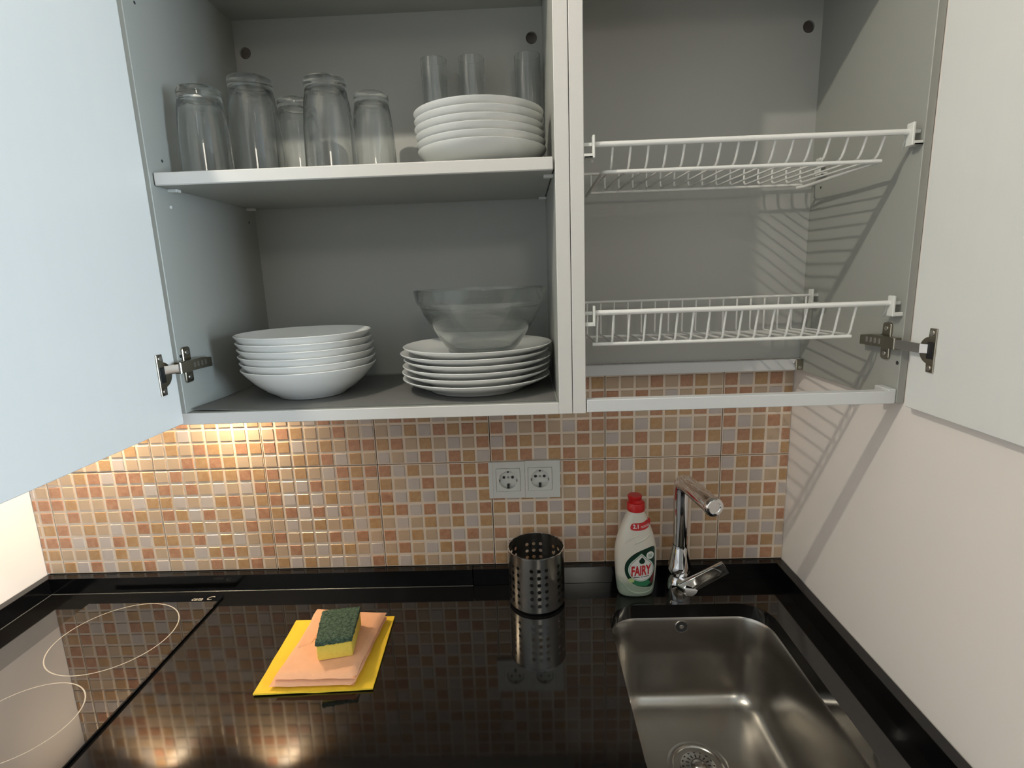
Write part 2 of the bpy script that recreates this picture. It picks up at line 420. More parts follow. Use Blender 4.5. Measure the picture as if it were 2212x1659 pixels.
for t, col, row, x, wd, zz in cells[300:]:
    e, d = 0.0011, 0.0013
    o = [bm.verts.new((x + sx * wd / 2, 0.0002, zz + sz * SH / 2)) for sx, sz in ((-1, -1), (1, -1), (1, 1), (-1, 1))]
    i = [bm.verts.new((x + sx * (wd / 2 - e), -d, zz + sz * (SH / 2 - e))) for sx, sz in ((-1, -1), (1, -1), (1, 1), (-1, 1))]
    fs = [bm.faces.new(i)] + [bm.faces.new((o[a], o[(a + 1) % 4], i[(a + 1) % 4], i[a])) for a in range(4)]
    li = letters.index(square_letter(col, row))
    for f in fs: f.material_index = li
me = bpy.data.meshes.new('mosaic'); bm.to_mesh(me); bm.free()
for c in letters: me.materials.append(M_sq[c])
tag(link('mosaic', me, None, wall_back), kind='stuff')

# ------------------------------------------------------------------ wall cabinets
YF, YB, ZB, ZT = -0.332, -0.045, 1.390, 2.095
def hinge(parent, xp, sgn, y0, z0, xd, yc, zc):
    """xp: inside face of the side panel, sgn: towards the cabinet interior, (y0, z0): mounting plate, xd: door face, (yc, zc): cup"""
    X = lambda a: xp + sgn * a
    h = obj('hinge', (lambda bm: (prism(bm, rrect(y0 - 0.0095, y0 + 0.0095, z0 - 0.0275, z0 + 0.0275, 0.004, 3), 0, X(0.0), X(0.0035), 0.0008), bm)[1])(bmesh.new()), M_nickel, parent)
    bm = bmesh.new()
    a = [(y0 - 0.036, z0 - 0.0085), (y0 - 0.036, z0 + 0.0085), (y0 + 0.018, z0 + 0.0085), (y0 + 0.046, z0 + 0.005), (y0 + 0.046, z0 - 0.010), (y0 + 0.010, z0 - 0.0085)]
    prism(bm, a, 0, X(0.0035), X(0.0145), 0.0012)
    obj('hinge_arm', bm, M_nickel, h)
    bm = bmesh.new()
    d = 0.0035
    A = [(X(0.0135), y0 - 0.030), (X(0.0135), y0 - 0.040), (xd + sgn * 0.009, yc + 0.012), (xd + sgn * 0.004, yc + 0.004), (xd + sgn * 0.001, yc + 0.004), (xd + sgn * 0.005, yc + 0.015), (X(0.0095), y0 - 0.040), (X(0.0095), y0 - 0.030)]
    prism(bm, A, 2, z0 - 0.0065, z0 + 0.0065, 0.0004)
    obj('hinge_link', bm, M_nickel_light, h)
    # cup flange on the door
    bm = bmesh.new()
    pts = [(yc - 0.007, zc - 0.030), (yc + 0.006, zc - 0.030), (yc + 0.006, zc - 0.0175)]
    pts += [(yc + 0.004 + 0.0185 * math.cos(math.radians(t)), zc + 0.0185 * math.sin(math.radians(t))) for t in range(-70, 71, 14)]
    pts += [(yc + 0.006, zc + 0.0175), (yc + 0.006, zc + 0.030), (yc - 0.007, zc + 0.030)]
    prism(bm, pts, 0, xd, xd + sgn * 0.002, 0.0006)
    obj('cup_flange', bm, M_nickel, h)
    bm = bmesh.new()
    box(bm, xd + sgn * 0.0020, xd + sgn * 0.0026, yc - 0.0045, yc + 0.007, zc - 0.0115, zc + 0.0115, 0.0002)
    obj('cup_recess', bm, M_black, h)
    for yy, zz, xx in ((y0, z0 + 0.019, X(0.0035)), (y0, z0 - 0.019, X(0.0035)), (yc, zc + 0.024, xd + sgn * 0.002), (yc, zc - 0.024, xd + sgn * 0.002)):
        bm = bmesh.new(); prism(bm, circle(yy, zz, 0.0038, 10), 0, xx, xx + sgn * 0.0012, 0.0003)
        obj('screw', bm, M_screw, h)
    for k, yy in enumerate((y0 - 0.002, y0 + 0.008, y0 + 0.018, y0 + 0.028)):
        bm = bmesh.new(); box(bm, X(0.0145), X(0.0149), yy - 0.0018, yy + 0.0018, z0 - 0.004, z0 + 0.004)
        obj('adjusting_slot', bm, M_nickel_light, h)
    return h

# left cabinet: glasses, plates and bowls
XL0, XL1, TH = 0.587, 1.1955, 0.016
lc = thing('wall_cabinet', (0.896, -0.19, ZB), 'white wall cabinet holding glasses, plates and bowls, its door swung open over the hob', 'cabinet', 'white wall cabinets with open doors')
panel(XL0, XL0 + TH, YF, -0.002, ZB + 0.018, ZT, lc, band=False)
panel(XL1 - 0.0205, XL1 - 0.0005, YF, -0.002, ZB, ZT, lc)
XI0, XI1 = XL0 + TH, XL1 - 0.0205
panel(XL0, XI1, YF, -0.002, ZB, ZB + 0.018, lc, 'bottom_panel')
panel(XI0, XI1, YF, -0.002, ZT - 0.018, ZT, lc, 'top_panel')
def back_panel(parent, x0, x1, z0, z1, holes, YB=-0.040):
    bm = bmesh.new(); x = x0; h = 0.024
    for hx, hz in sorted(holes):
        l, r = max(hx - h, x), min(hx + h, x1)
        if l - x > 1e-5: box(bm, x, l, YB, YB + 0.004, z0, z1)
        plate_with_hole(bm, (l, r, hz - h, hz + h), circle(hx, hz, 0.0105, 32), 1, YB, YB + 0.004)
        box(bm, l, r, YB, YB + 0.004, z0, hz - h); box(bm, l, r, YB, YB + 0.004, hz + h, z1)
        x = r
    if x1 - x > 1e-5: box(bm, x, x1, YB, YB + 0.004, z0, z1)
    return obj('back_panel', bm, M_back, parent, smooth=None)
back_panel(lc, XI0, XI1, ZB + 0.018, ZT - 0.018, [(0.622, 2.022), (1.1555, 2.0255)], -0.027)
panel(XI0 + 0.0015, XI1 - 0.0015, -0.3255, -0.034, 1.742, 1.760, lc, 'shelf', 0.0015)
for sx, px_ in ((1, XI0), (-1, XI1)):
    for py in (-0.290, -0.055):
        bm = bmesh.new()
        box(bm, px_, px_ + sx * 0.014, py - 0.006, py + 0.006, 1.7375, 1.7418, 0.0006)
        obj('shelf_support', bm, M_plastic, lc)
for y, z, r in ((-0.297, 1.7808, 0.0022), (-0.0555, 1.7157, 0.0022), (-0.305, 1.985, 0.0022), (-0.325, 1.496, 0.0026)):
    bm = bmesh.new(); prism(bm, circle(y, z, r, 12), 0, XI0 - 0.001, XI0 + 0.0002)
    obj('peg_hole', bm, M_hole, lc)
bm = bmesh.new(); prism(bm, circle(-0.2941, 1.7162, 0.0026, 12), 0, XI0, XI0 + 0.0015, 0.0004)
obj('peg_cap', bm, M_plastic, lc)
bm = bmesh.new(); prism(bm, [(-0.262, 1.7605), (-0.243, 1.7605), (-0.246, 1.785), (-0.2525, 1.812), (-0.259, 1.785)], 0, XI1, XI1 - 0.0003)
obj('edge_scuff', bm, M_liner, lc)
obj('cabinet_door', bbox(0.584, 0.602, -0.938, -0.340, ZB + 0.0045, ZT - 0.002, 0.0009), M_door, lc)
hinge(lc, XI0, 1, -0.314, 1.4815, 0.602, -0.374, 1.4755)

# right cabinet: two dish racks over an open bottom
XR0 = XL1 + 0.0005
rc = thing('wall_cabinet', (1.443, -0.19, ZB), 'white wall cabinet with two wire dish racks and an open bottom above the sink', 'cabinet', 'white wall cabinets with open doors')
panel(XR0, XR0 + 0.0195, YF, -0.002, ZB, ZT, rc)
panel(1.677, XR - 0.0008, YF, -0.002, ZB + 0.002, ZT, rc, band=False)
XJ0, XJ1 = XR0 + 0.0195, 1.677
panel(XJ0, XJ1, YF, -0.002, ZT - 0.018, ZT, rc, 'top_panel')
back_panel(rc, XJ0, XJ1, 1.416, ZT - 0.018, [(1.653, 2.018)])
obj('front_rail', bbox(XJ0 + 0.0015, XJ1 - 0.0015, YF, YF + 0.016, 1.3915, 1.4105, 0.0008), M_alu, rc)
obj('back_rail', bbox(XJ0, XJ1, -0.054, -0.0405, 1.394, 1.4155, 0.0008), M_alu, rc)
bm = bmesh.new(); box(bm, XJ1 - 0.014, XJ1 - 0.0005, -0.0585, -0.0542, 1.3945, 1.416, 0.001)
br = obj('rail_bracket', bm, M_nickel, rc)
bm = bmesh.new()
prism(bm, circle(XJ1 - 0.0065, 1.400, 0.0032, 10), 1, -0.0585, -0.0598, 0.0003); obj('screw', bm, M_screw, br); bm = bmesh.new()
prism(bm, circle(XJ1 - 0.0155, 1.4085, 0.0028, 10), 1, -0.0540, -0.056, 0.0003)
obj('screw', bm, M_screw, br)
obj('rail_bracket', bbox(XJ1 - 0.012, XJ1 - 0.0005, YF + 0.0003, YF + 0.034, 1.393, 1.4135, 0.001), M_alu, rc)
obj('cabinet_door', bbox(1.674, 1.6885, -0.850, -0.355, ZB + 0.003, ZT - 0.002, 0.0009), M_door, rc)
hinge(rc, 1.677, -1, -0.300, 1.482, 1.674, -0.396, 1.480)
bm = bmesh.new(); prism(bm, circle(-0.326, 1.452, 0.003, 12), 0, 1.678, 1.6768); obj('peg_hole', bm, M_hole, rc)
bm = bmesh.new(); prism(bm, circle(-0.075, 1.737, 0.0022, 12), 0, 1.678, 1.6768)
obj('peg_hole', bm, M_hole, rc)

# ------------------------------------------------------------------ dish racks
def rack(name, base, label, n, xf0, xf1, xb0, xb1, yf, zf, yl, zl, yb, zbl, zbu, back_clip):
    t = thing(name, base, label, 'dish rack', 'white wire dish racks')
    bm = bmesh.new(); tube(bm, [(XJ0 + 0.012, yf, zf), (XJ1 - 0.012, yf, zf)], 0.0039, 12); obj('front_rod', bm, M_wire, t)
    bm = bmesh.new(); pts = fillet([(xf0 - 0.012, yl + 0.02, zl), (xf0 - 0.010, yl, zl), (xf1 + 0.008, yl, zl)], 0.012) if not back_clip else [(xf0 - 0.006, yl, zl), (xf1 + 0.004, yl, zl)]
    tube(bm, pts, 0.0028, 10); obj('lower_front_rod', bm, M_wire, t)
    bm = bmesh.new(); tube(bm, [(xb0 - 0.006, yb, zbl - 0.0035), (xb1 + 0.004, yb, zbl - 0.0035)], 0.0024, 10); obj('lower_back_rod', bm, M_wire, t)
    if back_clip:
        bm = bmesh.new(); tube(bm, [(XJ0 + 0.010, yb, zbu), (XJ1 - 0.010, yb, zbu)], 0.0024, 10); obj('back_rod', bm, M_wire, t)
    else:
        bm = bmesh.new(); tube(bm, [(XJ0 + 0.010, yb, zbu), (XJ1 - 0.010, yb, zbu)], 0.0026, 10); obj('back_rod', bm, M_wire, t)
        bm = bmesh.new(); tube(bm, fillet([(xf1 + 0.006, yl, zl), (xf1 + 0.0065, yl + 0.03, zl), (xb1 + 0.004, yb - 0.02, zl - 0.003), (xb1 - 0.004, yb, zl - 0.0035)], 0.02), 0.0028, 10); obj('side_rod', bm, M_wire, t)
        bm = bmesh.new(); tube(bm, [(xf0 - 0.011, yl + 0.015, zl), (xb0 - 0.008, yb, zl - 0.0035)], 0.0028, 10); obj('side_rod', bm, M_wire, t)
    for k in range(n):
        xf = xf0 + (xf1 - xf0) * k / (n - 1); xb = xb0 + (xb1 - xb0) * k / (n - 1)
        up = Vector((xb, yb, zbu))
        pts = fillet([(xf, yf + 0.001, zf), (xf, yl - 0.003, zl + 0.003), (xb, yb, zbl), up], 0.012 if not back_clip else 0.008, 3)
        bm = bmesh.new(); tube(bm, pts, 0.0017, 6); obj('wire', bm, M_wire, t)
    clips = [(XJ0, 1, yf, zf), (XJ1, -1, yf, zf), (XJ0, 1, yb, zbu), (XJ1, -1, yb, zbu)]
    for x, s, y, z in clips:
        bm = bmesh.new()
        box(bm, x + s * 0.012, x + s * 0.0155, y - 0.010, y + 0.004, z - 0.019, z + 0.011, 0.0008)
        box(bm, x, x + s * 0.0125, y - 0.010, y - 0.0065, z - 0.019, z - 0.013, 0.0006)
        box(bm, x, x + s * 0.0125, y - 0.003, y + 0.002, z - 0.0025, z + 0.0025, 0.0006)
        box(bm, x, x + s * 0.0125, y - 0.010, y + 0.004, z - 0.019, z - 0.016, 0.0006)
        prism(bm, [(y + 0.004, z + 0.002), (y + 0.010, z - 0.017), (y + 0.012, z - 0.021), (y + 0.004, z - 0.012)], 0, x + s * 0.012, x + s * 0.0155)
        obj('rod_clip', bm, M_plastic, t)
    return t
rack('dish_rack', (1.443, -0.2, 1.735), 'upper white wire dish rack with shallow sloping basket', 16, 1.257, 1.632, 1.2556, 1.6330, -0.322, 1.7735, -0.303, 1.740, -0.085, 1.745, 1.7745, False)
rack('dish_rack', (1.443, -0.2, 1.48), 'lower white wire dish rack with upright wire walls', 17, 1.2355, 1.6155, 1.246, 1.656, -0.318, 1.540, -0.302, 1.4910, -0.092, 1.4815, 1.5435, True)

# ------------------------------------------------------------------ shelf contents
Z1, Z2 = 1.7605, ZB + 0.0182
bm = bmesh.new(); nx, ny = 24, 10
grid = {}
for i in range(nx + 1):
    for j in range(ny + 1):
        x = XI0 + 0.004 + (XI1 - XI0 - 0.008) * i / nx; y = -0.322 + 0.270 * j / ny
        lift = 0.0035 * max(0, 1 - i / 3) * max(0, 1 - j / 4) + 0.0008 * noise.noise((x * 9, y * 9, 0)) ** 2
        for s in (0, 1): grid[i, j, s] = bm.verts.new((x, y, Z2 + 0.0002 + lift + 0.0012 * s))
for i in range(nx):
    for j in range(ny):
        for s in (0, 1):
            q = [grid[i, j, s], grid[i + 1, j, s], grid[i + 1, j + 1, s], grid[i, j + 1, s]]
            bm.faces.new(q if s else q[::-1])
for i in range(nx):
    for j in (0, ny): bm.faces.new((grid[i, j, 0], grid[i + 1, j, 0], grid[i + 1, j, 1], grid[i, j, 1]))
for j in range(ny):
    for i in (0, nx): bm.faces.new((grid[i, j, 0], grid[i, j + 1, 0], grid[i, j + 1, 1], grid[i, j, 1]))
tag(obj('shelf_liner', bm, M_liner, loc=(0.9, -0.19, Z2)), 'dark grey liner sheet on the cabinet floor under the plates', 'shelf liner')
ZL = Z2 + 0.0026

def lathe_obj(name, prof, m, seg=56, smooth=40):
    bm = bmesh.new(); lathe(bm, prof, seg=seg)
    bmesh.ops.remove_doubles(bm, verts=bm.verts, dist=1e-7)
    return obj(name, bm, m, smooth=smooth)
def stack(name, prof, m, place, dz, labels, cat, group, jitter):
    first = None
    for k, lab in enumerate(labels):
        dx, dy = jitter[k]
        loc = (place[0] + dx, place[1] + dy, place[2] + k * dz)
        if first is None:
            first = lathe_obj(name, prof, m); first.location = loc; o = first
        else:
            o = first.copy(); C.objects.link(o); o.location = loc
        o.rotation_euler.z = k * 0.7
        tag(o, lab, cat, group)
ORD = ['lowest', 'second from the bottom', 'third from the bottom', 'third from the top', 'second from the top', 'topmost']
dessert = [(0, .003), (.050, .003), (.053, 0), (.057, 0), (.060, .003), (.074, .0075), (.087, .0145), (.095, .0215), (.0995, .0270), (.1000, .0282), (.0990, .0287), (.0935, .0235), (.085, .0172), (.072, .0122), (.058, .0100), (0, .0095)]
stack('dessert_plate', dessert, M_china, (1.066, -0.228, Z1), 0.0108, ['white dessert plate, %s of the stack on the shelf' % s for s in ORD], 'plate', 'white dessert plates stacked on the shelf',
      [(.003, -.001), (.002, .001), (.001, .0), (-.0005, .001), (.0, .0), (-.0005, .0)])
soup = [(0, .003), (.050, .003), (.053, 0), (.058, 0), (.062, .0035), (.078, .0125), (.095, .0265), (.107, .0395), (.1145, .0488), (.1152, .0505), (.1138, .0512), (.104, .0425), (.090, .0285), (.075, .0170), (.060, .0105), (0, .0095)]
soup = [(r * 0.957, z) for r, z in soup]
stack('soup_bowl', soup, M_china, (0.7535, -0.212, ZL), 0.0112, ['white soup bowl, %s of the stack beside the dinner plates' % s for s in ORD], 'bowl', 'white soup bowls stacked on the cabinet floor',
      [(.002, -.001), (.001, .001), (.0, 0), (-.0005, .001), (-.0015, 0), (-.003, 0)])
dinner = [(0, .004), (.074, .004), (.077, 0), (.082, 0), (.085, .0035), (.1005, .0095), (.116, .0160), (.1262, .0215), (.1270, .0230), (.1255, .0236), (.114, .0190), (.099, .0130), (.086, .0088), (0, .0082)]
stack('dinner_plate', dinner, M_china, (1.0435, -0.202, ZL), 0.0106, ['white dinner plate, %s of the stack under the glass bowl' % s for s in ORD], 'plate', 'white dinner plates stacked on the cabinet floor',
      [(-.002, -.001), (-.003, .001), (-.001, 0), (.0010, .001), (-.0040, 0), (.0015, 0)])
gb = [(0, .0), (.050, .0), (.056, .003), (.064, .012), (.083, .040), (.098, .066), (.1035, .081), (.1075, .0835), (.1095, .0865), (.1125, .1045), (.1120, .1065), (.1095, .1065), (.1062, .089), (.1030, .0835), (.0950, .066), (.080, .041), (.061, .0145), (.052, .0075), (0, .006)]
o = lathe_obj('glass_bowl', gb, M_bowl, 72, 50); o.location = (1.0535, -0.200, ZL + 5 * 0.0106 + 0.0092)
tag(o, 'large clear glass mixing bowl standing on the dinner plates', 'bowl')

def tumbler(h, rt, rm, waist):
    """upside-down tumbler: mouth at z=0, thick base on top"""
    return [(rm, 0.0), (rm * 0.5 + waist * 0.5, h * 0.22), (waist, h * 0.5), (rt * 0.55 + waist * 0.45, h * 0.76), (rt * 0.985, h * 0.90), (rt * 1.01, h - 0.008), (rt, h - 0.002), (rt * 0.93, h), (rt * 0.72, h - 0.0005), (rt * 0.6, h - 0.0025), (0, h - 0.003),
            ], [(0, h - 0.0135), (rt * 0.72, h - 0.0135), (rt * 0.86, h - 0.019), (rt * 0.90, h * 0.82), (rt * 0.55 + waist * 0.45 - 0.0022, h * 0.74), (waist - 0.0020, h * 0.5), (rm * 0.5 + waist * 0.5 - 0.0018, h * 0.22), (rm - 0.0016, 0.0)]
def glass_obj(h, rt, rm, waist, flutes=0):
    a, b = tumbler(h, rt, rm, waist)
    bm = bmesh.new(); lathe(bm, a + b, seg=48, closed=True)
    return bm
def place_glass(x, y, h, rt, rm, waist, label, group):
    bm = glass_obj(h, rt, rm, waist)
    o = obj('tumbler', bm, M_glass, smooth=45); o.location = (x, y, Z1 + 0.0003)
    tag(o, label, 'glass', group)
GG = 'upturned tumblers on the shelf'
place_glass(0.655, -0.268, 0.123, 0.0305, 0.0365, 0.0350, 'short clear tumbler upside down against the cabinet side panel', GG)
place_glass(0.7010, -0.198, 0.158, 0.0335, 0.0420, 0.0400, 'tall clear tumbler upside down between two short ones, nearest the side panel', GG)
place_glass(0.7400, -0.118, 0.148, 0.0300, 0.0370, 0.0350, 'clear tumbler standing behind and between the two tall tumblers', GG)
place_glass(0.8210, -0.198, 0.1525, 0.0325, 0.0420, 0.0395, 'tall clear tumbler upside down in the middle of the shelf row', GG)
place_glass(0.8780, -0.138, 0.146, 0.0290, 0.0370, 0.0345, 'short clear tumbler at the end of the row nearest the dessert plates', GG)
for x, lab in ((0.979, 'slim highball glass behind the dessert plates, farthest from the cabinet divider'),
               (1.046, 'slim highball glass in the middle behind the dessert plates'), (1.1455, 'slim highball glass behind the dessert plates beside the cabinet divider')):
    h, r0, r1 = 0.217, 0.0205, 0.0235
    bm = bmesh.new()
    lathe(bm, [(0, 0), (r0 * 0.9, 0), (r0, 0.003), (r0 * 1.02, 0.10), (r1, h), (r1 - 0.0015, h), (r0 * 1.02 - 0.0016, 0.10), (r0 - 0.0020, 0.022), (r0 * 0.6, 0.017), (0, 0.016)], seg=40)
    o = obj('highball_glass', bm, M_glass, smooth=45); o.location = (x, -0.0755, Z1 + 0.0003)
    tag(o, lab, 'glass', 'slim highball glasses at the back of the shelf')

# ------------------------------------------------------------------ wall sockets
def wall_socket(x0, x1, z0, z1, cx, cz, label):
    t = thing('wall_socket', ((x0 + x1) / 2, 0, z0), label, 'socket', 'double power socket above the worktop')
    bm = bmesh.new()
    plate_with_hole(bm, (x0, x1, z0, z1), rrect(cx - 0.0265, cx + 0.0265, cz - 0.0265, cz + 0.0265, 0.0012, 3), 1, -0.0095, -0.0012)
    obj('frame', bm, M_socket, t, smooth=None)
    bm = bmesh.new(); r, n = 0.0205, 40; k = 0.0258
    def sq(a):
        c, s = math.cos(a), math.sin(a); f = k / max(abs(c), abs(s)); return c * f, s * f
    yo, yi = -0.0102, 0.0010
    ang = [2 * math.pi * i / n + math.pi / 4 for i in range(n)]
    A = [bm.verts.new((cx + sq(a)[0], -0.004, cz + sq(a)[1])) for a in ang]
    B = [bm.verts.new((cx + sq(a)[0], yo, cz + sq(a)[1])) for a in ang]
    D = [bm.verts.new((cx + r * math.cos(a), yo, cz + r * math.sin(a))) for a in ang]
    E_ = [bm.verts.new((cx + r * 0.95 * math.cos(a), yi - 0.0045, cz + r * 0.95 * math.sin(a))) for a in ang]
    for i in range(n):
        j = (i + 1) % n
        for P, Q in ((A, B), (B, D), (D, E_)): bm.faces.new((P[i], P[j], Q[j], Q[i]))
    bm.faces.new(E_)
    ins = obj('insert', bm, M_socket, t, smooth=35)
    yd = yi - 0.0046
    for dx in (-0.0095, 0.0, 0.0095):
        bm = bmesh.new(); prism(bm, circle(cx + dx, cz + 0.0040, 0.0032 if dx else 0.0027, 14), 1, yd, yd - 0.0006)
        obj('pin_hole' if dx else 'centre_screw', bm, M_hole if dx else M_screw, ins)
    bm = bmesh.new(); box(bm, cx - 0.0026, cx + 0.0026, yd - 0.007, yd, cz - 0.0195, cz - 0.0105, 0.0005); obj('earth_clip', bm, M_hole, ins)
    bm = bmesh.new(); box(bm, cx - 0.0018, cx + 0.0018, yd - 0.007, yd, cz + 0.0168, cz + 0.0196, 0.0005); obj('earth_clip', bm, M_hole, ins)
    for s in (-1, 1):
        bm = bmesh.new(); box(bm, cx + s * 0.0178, cx + s * 0.0200, yd - 0.006, yd, cz - 0.0048, cz - 0.0005, 0.0004); obj('side_groove', bm, M_liner, ins)
    return t
s1 = wall_socket(1.0385, 1.1175, 1.1185, 1.2015, 1.0810, 1.1605, 'white power socket farther from the tap, with a narrow edge strip')
bm = bmesh.new(); box(bm, 1.0385, 1.0475, -0.0102, -0.0095, 1.1190, 1.2010, 0.0003); obj('edge_strip', bm, M_socket, s1)
wall_socket(1.1180, 1.1945, 1.1180, 1.2025, 1.1505, 1.1615, 'white power socket nearer the tap and soap bottle')

# ------------------------------------------------------------------ worktop, sink, hob
WT = 0.030; YFRONT = -0.625
SX0, SX1, SY0, SY1, SR = 1.279, 1.606, -0.540, -0.108, 0.062
wt = thing('worktop', (XR / 2, YFRONT / 2, ZC - WT), 'polished black stone worktop with raised back edge strips', 'worktop')
bm = bmesh.new()
plate_with_hole(bm, (SX0 - 0.08, XR - 0.0015, YFRONT, -0.0005), rrect(SX0, SX1, SY0, SY1, SR, 10), 2, ZC - WT, ZC)
box(bm, 0.0015, SX0 - 0.08, YFRONT, -0.0005, ZC - WT, ZC)
obj('slab', bm, M_counter, wt, smooth=25)
UT = z_low  # top of the upstand
obj('upstand', bbox(0.0205, 0.9935, -0.0215, -0.0008, ZC, UT - 0.0005, 0.0007), M_upstand, wt)
obj('upstand', bbox(0.9945, XR - 0.0205, -0.0205, -0.0008, ZC, UT - 0.0005, 0.0007), M_upstand, wt)
obj('upstand', bbox(0.0015, 0.0205, YFRONT, -0.0008, ZC, UT - 0.0005, 0.0007), M_upstand, wt)
obj('upstand', bbox(XR - 0.0205, XR - 0.0015, YFRONT, -0.0008, ZC, UT - 0.0005, 0.0007), M_upstand, wt)

M_seal = mat('silicone_bead', (0.10, 0.10, 0.095), 0.35)
for pts in (((0.0215, -0.0222, ZC), (0.9935, -0.0222, ZC)), ((0.0210, -0.0222, ZC), (0.0210, YFRONT, ZC))):
    bm = bmesh.new(); tube(bm, pts, 0.0011, 6); obj('sealant_bead', bm, M_seal, wt)

sk = thing('kitchen_sink', ((SX0 + SX1) / 2, (SY0 + SY1) / 2, 0.69), 'brushed steel sink bowl set under the black worktop', 'sink')
bm = bmesh.new(); ZF = 0.696; rings = []
lev = [(-0.012, ZC - WT - 0.0005), (-0.001, ZC - WT - 0.0005), (0.002, ZC - WT - 0.006), (0.008, 0.80), (0.013, ZF + 0.036), (0.019, ZF + 0.020), (0.028, ZF + 0.008), (0.042, ZF + 0.002), (0.058, ZF)]
for ins_, z in lev:
    r_ = max(0.02, SR - ins_ * 0.6)
    rings.append([bm.verts.new((x, y, z)) for x, y in rrect(SX0 + ins_, SX1 - ins_, SY0 + ins_, SY1 - ins_, r_, 10)])
dc = (1.4240, -0.280); n = len(rings[0])
def aim(p, r, z):
    a = math.atan2(p.co.y - dc[1], p.co.x - dc[0]); return bm.verts.new((dc[0] + r * math.cos(a), dc[1] + r * math.sin(a), z))
rings.append([aim(v, 0.075, ZF - 0.0015) for v in rings[-1]]); rings.append([aim(v, 0.056, ZF - 0.003) for v in rings[-1]])
for a, b in zip(rings[:-1], rings[1:]):
    for i in range(n): bm.faces.new((a[i], a[(i + 1) % n], b[(i + 1) % n], b[i]))
bm.faces.new(rings[-1])
obj('bowl', bm, M_sink, sk, smooth=50)
bm = bmesh.new()
lathe(bm, [(0.056, 0.0), (0.0565, 0.0018), (0.052, 0.0030), (0.046, 0.0022), (0.043, -0.001), (0.043, -0.0022), (0, -0.0022)], (dc[0], dc[1], ZF - 0.0028), 48)
dr = obj('drain', bm, M_steel, sk, smooth=40)
bm = bmesh.new(); lathe(bm, [(0.0335, 0.0002), (0.0325, 0.0040), (0.026, 0.0062), (0.014, 0.0068), (0.012, 0.010), (0.006, 0.0125), (0, 0.013)], (dc[0], dc[1], ZF - 0.0045), 40)
obj('strainer', bm, M_steel, dr, smooth=40)
for k in range(16):
    a = 2 * math.pi * k / 16; bm = bmesh.new()
    q = [bm.verts.new((dc[0] + r * math.cos(a + t), dc[1] + r * math.sin(a + t), ZF + h)) for r, t, h in ((0.030, -0.05, 0.0010), (0.030, 0.05, 0.0010), (0.017, 0.07, 0.0026), (0.017, -0.07, 0.0026))]
    q2 = [bm.verts.new(v.co - Vector((0, 0, 0.0012))) for v in q]
    bm.faces.new(q); bm.faces.new(q2[::-1])
    for i in range(4): bm.faces.new((q[i], q[(i + 1) % 4], q2[(i + 1) % 4], q2[i]))
    obj('drain_slot', bm, M_hole, dr, smooth=None)
yo = SY1 - 0.0035
bm = bmesh.new()
for r0, r1, h in ((0.0135, 0.0118, 0.0016),):
    A = circle(1.4360, 0.866, r0, 24); B = circle(1.4360, 0.866, r1, 24)
    va = [bm.verts.new((x, yo + 0.001, z)) for x, z in A]; vb = [bm.verts.new((x, yo - h, z)) for x, z in A]; vc = [bm.verts.new((x, yo - h, z)) for x, z in B]; vd = [bm.verts.new((x, yo - h + 0.0008, z)) for x, z in B]
    for P, Q in ((va, vb), (vb, vc), (vc, vd)):
        for i in range(24): bm.faces.new((P[i], P[(i + 1) % 24], Q[(i + 1) % 24], Q[i]))
ov = obj('overflow', bm, M_chrome, sk, smooth=40)
bm = bmesh.new(); prism(bm, circle(1.4360, 0.866, 0.0117, 24), 1, yo + 0.001, yo - 0.0007); obj('overflow_opening', bm, M_hole, ov)
bm = bmesh.new(); prism(bm, circle(1.4360, 0.866, 0.0045, 16), 1, yo - 0.0006, yo - 0.0018, 0.0004); obj('overflow_screw', bm, M_screw, ov)

hb = thing('ceramic_hob', (0.29, -0.3, ZC), 'black glass ceramic hob with two thin cooking zone rings', 'hob')
HZ = ZC + 0.0065
bm = bmesh.new(); prism(bm, rrect(0.147, 0.4375, -0.556, -0.045, 0.004, 3), 2, ZC + 0.0022, HZ, 0.0016)
gl = obj('glass_top', bm, M_hob, hb)
bm = bmesh.new(); box(bm, 0.155, 0.4295, -0.548, -0.053, ZC + 0.0003, ZC + 0.0024); obj('gasket', bm, M_black, hb)
def ring_mesh(cx, cy, r, wd, z, seg=96):
    bm = bmesh.new()
    P = [[bm.verts.new((cx + (r + d) * math.cos(2 * math.pi * i / seg), cy + (r + d) * math.sin(2 * math.pi * i / seg), z)) for i in range(seg)] for d in (-wd / 2, wd / 2)]
    for i in range(seg): bm.faces.new((P[0][i], P[1][i], P[1][(i + 1) % seg], P[0][(i + 1) % seg]))
    return bm
obj('zone_ring', ring_mesh(0.293, -0.185, 0.1095, 0.0020, HZ + 0.00012), M_print, gl, smooth=None)
obj('zone_ring', ring_mesh(0.292, -0.398, 0.0870, 0.0020, HZ + 0.00012), M_print, gl, smooth=None)
bm = text_bm('cata', 0.0155, 0.00025, 0.15)
bmesh.ops.translate(bm, verts=bm.verts, vec=(0.3865, -0.0625, HZ + 0.00012))
b2 = text_bm('C', 0.019, 0.0002, 0.35)
bmesh.ops.translate(b2, verts=b2.verts, vec=(0.4120, -0.0600, HZ + 0.00012))
me = bpy.data.meshes.new('tmp'); b2.to_mesh(me); b2.free(); bm.from_mesh(me); bpy.data.meshes.remove(me)
obj('maker_lettering', bm, M_print, gl, smooth=None)

